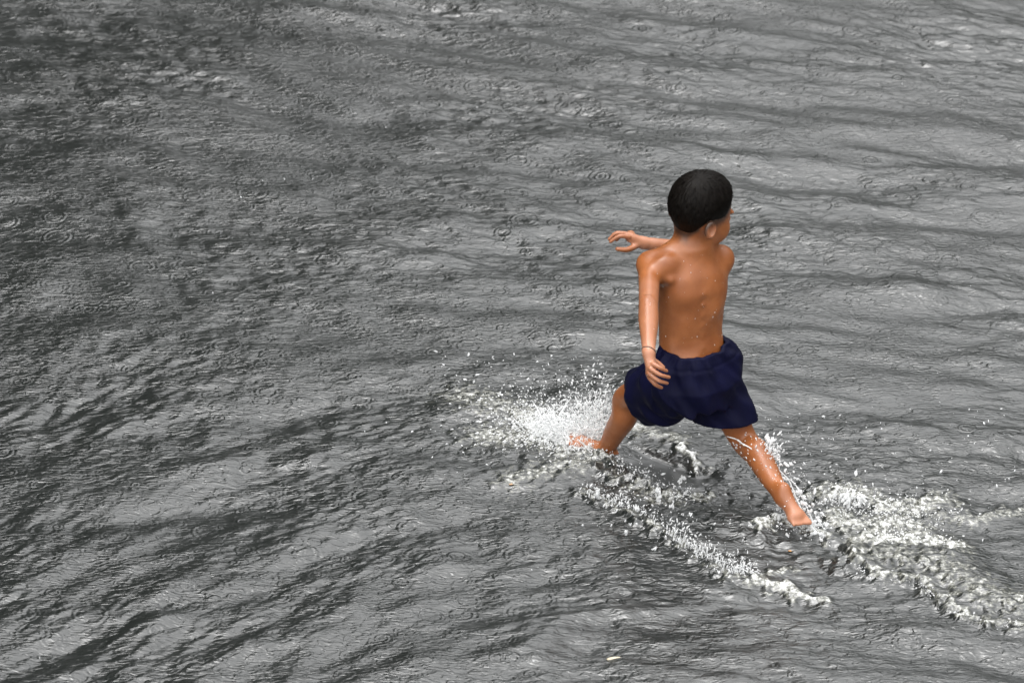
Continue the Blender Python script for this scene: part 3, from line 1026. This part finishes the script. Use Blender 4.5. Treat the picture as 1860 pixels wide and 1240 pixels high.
def cloth_material():
    m, nt, out = nmat("navy_cloth")
    L = nt.links
    tc = N(nt, "ShaderNodeTexCoord")
    n1 = N(nt, "ShaderNodeTexNoise")
    n1.inputs['Scale'].default_value = 16.0
    n1.inputs['Detail'].default_value = 5.0
    L.new(tc.outputs['Object'], n1.inputs['Vector'])
    r = N(nt, "ShaderNodeValToRGB")
    r.color_ramp.elements[0].position = 0.40
    r.color_ramp.elements[0].color = (0.0021, 0.0024, 0.0150, 1)
    r.color_ramp.elements[1].position = 0.7
    r.color_ramp.elements[1].color = (0.0028, 0.0032, 0.0235, 1)
    L.new(n1.outputs['Fac'], r.inputs[0])
    wv = N(nt, "ShaderNodeTexNoise")
    wv.inputs['Scale'].default_value = 700.0
    L.new(tc.outputs['Object'], wv.inputs['Vector'])
    bp = N(nt, "ShaderNodeBump")
    bp.inputs['Strength'].default_value = 0.4
    bp.inputs['Distance'].default_value = 0.0008
    L.new(wv.outputs['Fac'], bp.inputs['Height'])
    p = N(nt, "ShaderNodeBsdfPrincipled")
    p.inputs['Roughness'].default_value = 0.62
    p.inputs['Specular IOR Level'].default_value = 0.12
    L.new(r.outputs[0], p.inputs['Base Color'])
    L.new(bp.outputs[0], p.inputs['Normal'])
    L.new(p.outputs[0], out.inputs['Surface'])
    return m

sv, sf = build_shorts()
shorts = part("shorts", sv, sf, cloth_material())

# ------------------------------------------------------------------ bracelet and eyes
def torus(c, axis, r0, r1, nu=40, nv=10):
    ax = unit(axis); a = unit(np.cross(ax, (0.3, 0.1, 1.0))); b = np.cross(ax, a)
    u = np.linspace(0, 2 * np.pi, nu, endpoint=False); w = np.linspace(0, 2 * np.pi, nv, endpoint=False)
    U, W = np.meshgrid(u, w, indexing='ij')
    rad = r0 + r1 * np.cos(W)
    V = c + (rad * np.cos(U))[..., None] * a + (rad * np.sin(U))[..., None] * b + (r1 * np.sin(W))[..., None] * ax
    i = np.arange(nu * nv).reshape(nu, nv)
    F = np.stack([i, np.roll(i, -1, 0), np.roll(np.roll(i, -1, 0), -1, 1), np.roll(i, -1, 1)], -1).reshape(-1, 4)
    return V.reshape(-1, 3), F

def plain(name, rgb, rough=0.6, **kw):
    m, nt, out = nmat(name)
    tc = N(nt, "ShaderNodeTexCoord")
    n1 = N(nt, "ShaderNodeTexNoise")
    n1.inputs['Scale'].default_value = 80.0
    nt.links.new(tc.outputs['Object'], n1.inputs['Vector'])
    r = N(nt, "ShaderNodeValToRGB")
    r.color_ramp.elements[0].color = tuple(c * 0.75 for c in rgb) + (1,)
    r.color_ramp.elements[1].color = tuple(min(c * 1.25, 1) for c in rgb) + (1,)
    nt.links.new(n1.outputs['Fac'], r.inputs[0])
    p = N(nt, "ShaderNodeBsdfPrincipled")
    p.inputs['Roughness'].default_value = rough
    for k, v in kw.items():
        p.inputs[k.replace('_', ' ')].default_value = v
    nt.links.new(r.outputs[0], p.inputs['Base Color'])
    nt.links.new(p.outputs[0], out.inputs['Surface'])
    return m

tv, tf = torus(WR_L + (EL_L - WR_L) * 0.02, unit(WR_L - EL_L) + V3(-0.30, 0, 0.1), 0.0168, 0.0017)
part("bracelet", tv, tf, plain("dark_cord", (0.012, 0.008, 0.007), 0.5))

# ------------------------------------------------------------------ thrown water
def ico(sub):
    bm = bmesh.new()
    bmesh.ops.create_icosphere(bm, subdivisions=sub, radius=1.0)
    v = np.array([x.co[:] for x in bm.verts]); f = np.array([[y.index for y in x.verts] for x in bm.faces])
    bm.free()
    return v, f

ICO1, ICO2 = ico(1), ico(2)

class Spray:
    """collects droplets and ligaments of thrown water into one mesh"""
    def __init__(self, seed):
        self.r = np.random.default_rng(seed)
        self.V, self.F, self.n = [], [], 0
    def blobs(self, pos, direction, size, elong, lump=0.25):
        pos = np.asarray(pos, float); m = len(pos)
        direction = np.asarray(direction, float)
        direction = direction / (np.linalg.norm(direction, axis=1)[:, None] + 1e-9)
        for big in (False, True):
            sel = np.flatnonzero((size > 0.0030) == big)
            if len(sel) == 0: continue
            bv_, bf_ = ICO2 if big else ICO1
            k = len(sel); nv = len(bv_)
            d = direction[sel]
            a = np.cross(d, self.r.standard_normal((k, 3))); a /= np.linalg.norm(a, axis=1)[:, None] + 1e-9
            b = np.cross(d, a)
            jig = 1 + lump * self.r.standard_normal((k, nv)) * (1.0 if big else 0.7)
            L = bv_[None] * jig[..., None] * size[sel][:, None, None]
            el = elong[sel][:, None, None]
            P = pos[sel][:, None] + L[..., :1] * a[:, None] + L[..., 1:2] * b[:, None] + L[..., 2:] * el * d[:, None]
            self.V.append(P.reshape(-1, 3))
            self.F.append((bf_[None] + (np.arange(k) * nv)[:, None, None] + self.n).reshape(-1, 3))
            self.n += k * nv
    def fountain(self, n, base_fn, v_fn, tmax, smin, smax, el=(1.0, 2.2), power=3.6, floor=-0.004):
        """droplets caught somewhere along ballistic arcs"""
        base = base_fn(n, self.r); v = v_fn(n, self.r)
        t = tmax * self.r.random(n)[:, None]
        p = base + v * t + np.array([0, 0, -4.9]) * t * t
        vel = v + np.array([0, 0, -9.8]) * t
        ok = p[:, 2] > floor
        p, vel = p[ok], vel[ok]
        size = smin + (smax - smin) * self.r.random(len(p)) ** power
        elong = el[0] + (el[1] - el[0]) * self.r.random(len(p))
        self.blobs(p, vel, size, elong)
    def tube(self, pts, rad, ns=7):
        pts, rad = spline([np.asarray(p, float) for p in pts], list(rad), 5)
        pts = np.array(pts); rad = np.maximum(np.array(rad), 0.0002) * (1 + 0.22 * self.r.standard_normal(len(pts)))
        tg = np.gradient(pts, axis=0); tg /= np.linalg.norm(tg, axis=1)[:, None] + 1e-9
        a = np.cross(tg, (0.31, 0.2, 0.93)); a /= np.linalg.norm(a, axis=1)[:, None] + 1e-9
        b = np.cross(tg, a)
        th = np.linspace(0, 2 * np.pi, ns, endpoint=False)
        P = pts[:, None] + rad[:, None, None] * (np.cos(th)[None, :, None] * a[:, None] + np.sin(th)[None, :, None] * b[:, None])
        m = len(pts)
        i = np.arange(m * ns).reshape(m, ns)
        q = np.stack([i[:-1], np.roll(i, -1, 1)[:-1], np.roll(i, -1, 1)[1:], i[1:]], -1).reshape(-1, 4)
        tri = np.concatenate([q[:, [0, 1, 2]], q[:, [0, 2, 3]]])
        self.V.append(P.reshape(-1, 3)); self.F.append(tri + self.n); self.n += m * ns
    def build(self, name, mat, label, cat="splash"):
        V = np.concatenate(self.V); F = np.concatenate(self.F)
        o = link_mesh(name, mesh_np(name, V, F), mat)
        return tag(o, label, cat, kind="stuff")

def white_water():
    m, nt, out = nmat("white_water")
    L = nt.links
    d = N(nt, "ShaderNodeBsdfDiffuse"); d.inputs['Color'].default_value = (0.97, 0.975, 0.975, 1)
    t = N(nt, "ShaderNodeBsdfTranslucent"); t.inputs['Color'].default_value = (0.97, 0.975, 0.975, 1)
    m1 = N(nt, "ShaderNodeMixShader"); m1.inputs[0].default_value = 0.5
    L.new(d.outputs[0], m1.inputs[1]); L.new(t.outputs[0], m1.inputs[2])
    g = N(nt, "ShaderNodeBsdfGlass"); g.inputs['IOR'].default_value = 1.33; g.inputs['Roughness'].default_value = 0.05
    m2 = N(nt, "ShaderNodeMixShader"); m2.inputs[0].default_value = 0.12
    L.new(m1.outputs[0], m2.inputs[1]); L.new(g.outputs[0], m2.inputs[2])
    L.new(m2.outputs[0], out.inputs['Surface'])
    return m

WHITE = white_water()

def along(pts, spread, z0=0.0):
    P = np.array(pts, float)
    seg = np.linalg.norm(np.diff(P, axis=0), axis=1); cum = np.concatenate([[0], np.cumsum(seg)])
    def f(n, r):
        s = r.random(n) * cum[-1]
        x = np.interp(s, cum, P[:, 0]); y = np.interp(s, cum, P[:, 1])
        z = np.interp(s, cum, P[:, 2]) if P.shape[1] > 2 else np.full(n, z0)
        return np.stack([x + spread * r.standard_normal(n), y + spread * r.standard_normal(n), z], 1)
    return f

def vel(mean, sd):
    mean, sd = np.array(mean, float), np.array(sd, float)
    return lambda n, r: mean + sd * r.standard_normal((n, 3))

# burst thrown up by the leading foot
sp = Spray(101)
core = along([(0.10, -0.50), (0.135, -0.525), (0.165, -0.548), (0.190, -0.56), (0.208, -0.578)], 0.030)
sp.fountain(7000, core, vel((-0.25, 0.10, 0.70), (0.50, 0.42, 0.36)), 0.17, 0.0005, 0.0022, (1.0, 2.4), 2.0)
sp.fountain(2600, core, vel((-0.20, 0.10, 0.55), (0.34, 0.30, 0.28)), 0.14, 0.0010, 0.0042, (1.0, 1.8))
sp.fountain(1500, along([(0.185, -0.555), (0.235, -0.585)], 0.014), vel((0.05, 0.10, 1.45), (0.22, 0.18, 0.32)), 0.20, 0.0006, 0.0026, (1.4, 3.6), 2.6)
sp.fountain(800, core, vel((-1.10, 0.35, 0.65), (0.6, 0.55, 0.3)), 0.20, 0.0006, 0.0030, (1.2, 2.6))
for k in range(45):
    b = core(1, sp.r)[0]
    v = np.array([-0.30, 0.16, 1.15]) + np.clip(sp.r.standard_normal(3), -1.6, 1.6) * np.array([0.55, 0.38, 0.38])
    T = 0.03 + 0.06 * sp.r.random()
    pts = [b + v * t + np.array([0, 0, -4.9]) * t * t for t in (0, T * 0.4, T * 0.75, T)]
    r0 = 0.0012 + 0.0030 * sp.r.random() ** 2
    sp.tube(pts, [r0, r0 * 0.8, r0 * 0.5, 0.0003])
sp.fountain(2600, along([(0.15, -0.60), (0.19, -0.615), (0.225, -0.63)], 0.016), vel((-0.15, -0.05, 0.40), (0.30, 0.25, 0.22)), 0.10, 0.0005, 0.0022, (1.0, 2.4), 2.2)
sp.build("splash", WHITE, "white burst of water thrown up by the leading foot")

# low spray between the feet and the outer bow wave
sp = Spray(102)
sp.fountain(1300, along([(0.240, -0.654), (0.312, -0.749), (0.401, -0.839), (0.46, -0.853)], 0.012), vel((0.1, -0.1, 0.45), (0.25, 0.25, 0.2)), 0.11, 0.0005, 0.0026, (1.0, 2.6), 2.6)
row = [(0.183, -0.825), (0.293, -0.937), (0.388, -1.047), (0.434, -1.115), (0.506, -1.208), (0.586, -1.240)]
sp.fountain(2000, along(row, 0.012), vel((0.12, 0.10, 0.50), (0.12, 0.16, 0.26)), 0.12, 0.0005, 0.0023, (1.6, 4.0), 2.2)
for k in range(60):
    b = along(row[2:], 0.010)(1, sp.r)[0]
    hgt = 0.010 + 0.030 * sp.r.random()
    r0 = 0.0008 + 0.0014 * sp.r.random()
    sp.tube([b, b + np.array([0.002, 0.004, hgt * 0.5]), b + np.array([0.005, 0.006, hgt])], [r0, r0 * 0.9, 0.0004])
sp.fountain(200, along([(0.388, -1.047), (0.506, -1.208), (0.586, -1.240)], 0.02), vel((0.10, 0.15, 0.85), (0.10, 0.15, 0.2)), 0.15, 0.0008, 0.0028, (2.0, 4.5))
for (x, y, z, s) in ((0.213, -0.872, 0.02, .0105), (0.375, -0.905, 0.03, .0120), (0.372, -0.872, 0.03, .0090), (0.425, -0.862, 0.055, .0085), (0.318, -0.945, 0.02, .0090), (0.405, -0.945, 0.03, .0070),
                     (0.452, -0.985, 0.03, .0062), (0.437, -0.80, 0.03, .0095), (0.540, -1.262, 0.004, .0120), (0.512, -1.213, 0.01, .0085), (0.470, -1.165, 0.012, .0080), (0.285, -1.045, 0.012, .0070), (0.30, -1.02, 0.02, .005), (0.355, -1.125, 0.012, .0065)):
    c = np.array([[x, y, z]]) + 0.35 * s * sp.r.standard_normal((7, 3))
    sp.blobs(c, np.array([0.35, 0.1, 1.0]) + 0.3 * sp.r.standard_normal((7, 3)), s * (0.14 + 0.30 * sp.r.random(7)), 1.2 + 1.6 * sp.r.random(7), 0.35)
sp.build("splash", WHITE, "row of white droplets along the outer bow wave below the child")

# water dragged up by the trailing leg
sp = Spray(103)
strand = [(0.640, -0.880, 0.150), (0.668, -0.900, 0.120), (0.700, -0.925, 0.095), (0.715, -0.960, 0.070), (0.735, -1.010, 0.045), (0.760, -1.035, 0.015), (0.785, -1.045, 0.0)]
sp.tube(strand, [0.0018, 0.0020, 0.0016, 0.0015, 0.0020, 0.0028, 0.004])
sp.tube([(0.690, -0.915, 0.10), (0.715, -0.925, 0.085), (0.733, -0.965, 0.065), (0.752, -1.0, 0.035), (0.765, -1.03, 0.005)], [0.0009, 0.0012, 0.0014, 0.0016, 0.0024])
sp.tube([(0.545, -0.842, 0.175), (0.570, -0.845, 0.168), (0.585, -0.850, 0.158), (0.605, -0.868, 0.155), (0.625, -0.885, 0.140)], [0.0012, 0.0018, 0.0020, 0.0018, 0.0012])
sp.fountain(300, along(strand, 0.008), vel((0.15, 0.0, 0.35), (0.3, 0.25, 0.35)), 0.12, 0.0007, 0.0040, (1.0, 2.4))
sp.fountain(160, along([(0.630, -0.870, 0.15), (0.665, -0.885, 0.13)], 0.008), vel((0.25, 0.2, 0.75), (0.15, 0.15, 0.25)), 0.08, 0.0010, 0.0038, (1.5, 3.5))
sp.fountain(500, along([(0.625, -1.012), (0.669, -0.975), (0.720, -1.0), (0.789, -1.047)], 0.016), vel((0.1, 0.0, 0.45), (0.3, 0.3, 0.25)), 0.11, 0.0008, 0.0044, (1.0, 2.4))
sp.fountain(2200, along([(0.800, -0.880), (0.87, -0.90), (0.95, -0.94), (1.05, -0.93)], 0.045), vel((0.15, -0.05, 0.40), (0.3, 0.3, 0.22)), 0.10, 0.0005, 0.0022, (1.0, 2.6), 2.2)
sp.fountain(90, along([(0.83, -0.90), (0.86, -0.92)], 0.02), vel((0.25, 0.1, 0.9), (0.2, 0.2, 0.2)), 0.13, 0.001, 0.0050, (1.5, 3.5))
sp.build("splash", WHITE, "splash and strings of water trailing from the child's rear foot")

# crumbling edge of the hump of water behind
sp = Spray(104)
lip = STROKES[11][0]
sp.fountain(900, along([(x, y, 0.006) for x, y in lip], 0.010), vel((-0.1, -0.1, 0.22), (0.2, 0.2, 0.14)), 0.06, 0.0005, 0.0026, (1.0, 2.0), 2.6)
sp.fountain(300, along([(x, y, 0.010) for x, y in STROKES[12][0]], 0.02), vel((0.0, 0.0, 0.25), (0.2, 0.2, 0.15)), 0.06, 0.0005, 0.0026, (1.0, 2.0), 2.6)
sp.build("splash", WHITE, "foamy crumbling lip of the water hump at lower right")

# stray drops and rain impacts around the runner
sp = Spray(105)
def scatter(lo, hi):
    lo, hi = np.array(lo, float), np.array(hi, float)
    return lambda n, r: lo + (hi - lo) * r.random((n, 3))
sp.fountain(260, scatter((-0.20, -0.75, 0.0), (0.25, -0.15, 0.05)), vel((-0.3, 0.1, 0.3), (0.4, 0.4, 0.3)), 0.10, 0.0007, 0.0030, (1.2, 3.0), 3.0)
sp.fountain(260, scatter((0.20, -1.10, 0.0), (0.85, -0.50, 0.06)), vel((0.0, 0.0, 0.3), (0.3, 0.3, 0.3)), 0.10, 0.0006, 0.0028, (1.2, 2.6), 3.0)
sp.fountain(160, scatter((0.70, -1.0, 0.0), (1.35, -0.45, 0.05)), vel((0.1, 0.0, 0.3), (0.3, 0.3, 0.3)), 0.10, 0.0006, 0.0030, (1.2, 3.0), 3.0)
sp.fountain(120, scatter((-1.5, -1.7, 0.0), (1.6, 2.3, 0.01)), vel((0, 0, 0.3), (0.1, 0.1, 0.2)), 0.06, 0.0006, 0.0020, (1.2, 3.0), 3.0)
sp.build("splash", WHITE, "stray droplets scattered over the water around the child", "droplets")

# beads of water on the trailing leg
sp = Spray(106)
cand = np.flatnonzero((seg_dist(bv, KNEE_R, ANK_R) < 0.05) & (bv[:, 1] < -0.80) & (bv[:, 2] < 0.19))
pick = cand[sp.r.integers(0, len(cand), 150)]
drop = np.tile(unit(ANK_R - KNEE_R), (150, 1)) + 0.2 * sp.r.standard_normal((150, 3))
sp.blobs(bv[pick], drop, 0.0007 + 0.0021 * sp.r.random(150) ** 2.5, 1.2 + 1.6 * sp.r.random(150), 0.15)
cand = np.flatnonzero((bv[:, 2] > 0.36) & (bv[:, 2] < 0.66) & (bv[:, 1] < -0.70))
pick = cand[sp.r.integers(0, len(cand), 130)]
down = np.tile(V3(0.0, 0.0, -1.0), (130, 1)) + 0.15 * sp.r.standard_normal((130, 3))
sp.blobs(bv[pick], down, 0.0004 + 0.0010 * sp.r.random(130) ** 2, 1.0 + 1.5 * sp.r.random(130), 0.1)
o = sp.build("water_beads", WHITE, None, None)
o.parent = child
o.location = -Vector(ORIGIN)

# ------------------------------------------------------------------ bits of leaf on the water
def leaf(label, x, y, length, width, ang, rgb, sink):
    n, m = 14, 5
    V, F = [], []
    for i in range(n + 1):
        t = i / n
        w = width * (math.sin(math.pi * t ** 0.8)) ** 0.9 + 0.0002
        for j in range(-m, m + 1):
            u = j / m
            V.append(((t - 0.5) * length, u * w * (1 + 0.12 * math.sin(9 * t + 3 * u)), 0.10 * length * (u * u * 0.5 + 0.35 * math.sin(2.6 * t + 1.0)) - 0.03 * length * (abs(u) < 0.15)))
    k = 2 * m + 1
    for i in range(n):
        for j in range(k - 1):
            F.append((i * k + j, (i + 1) * k + j, (i + 1) * k + j + 1, i * k + j + 1))
    V = np.array(V)
    xa, ya = np.array([x]), np.array([y])
    z = float((water_height(xa, ya) + wake_fields(xa, ya)[0])[0]) - sink
    V[:, 2] -= V[:, 2].mean()
    o = link_mesh("floating_leaf", mesh_np("floating_leaf", V, np.array(F)), plain("leaf", rgb, 0.45))
    o.location = (x, y, z)
    o.rotation_euler = (0, 0, ang)
    return tag(o, label, "leaf", "leaf litter on the flood water")

leaf("small tan leaf floating just left of the front foot splash", 0.000, -0.786, 0.017, 0.0035, 0.2, (0.42, 0.27, 0.15), -0.001)
leaf("pale pinkish leaf half sunk in open water left of the splash", -0.302, -0.873, 0.052, 0.012, 0.15, (0.50, 0.36, 0.28), 0.0030)
leaf("pale cream leaf half sunk near the bottom edge of the picture", 0.254, -1.621, 0.056, 0.015, -0.25, (0.52, 0.46, 0.34), 0.0035)
leaf("tiny orange leaf scrap below the trailing foot", 0.699, -1.098, 0.016, 0.0030, -0.1, (0.45, 0.22, 0.07), -0.001)
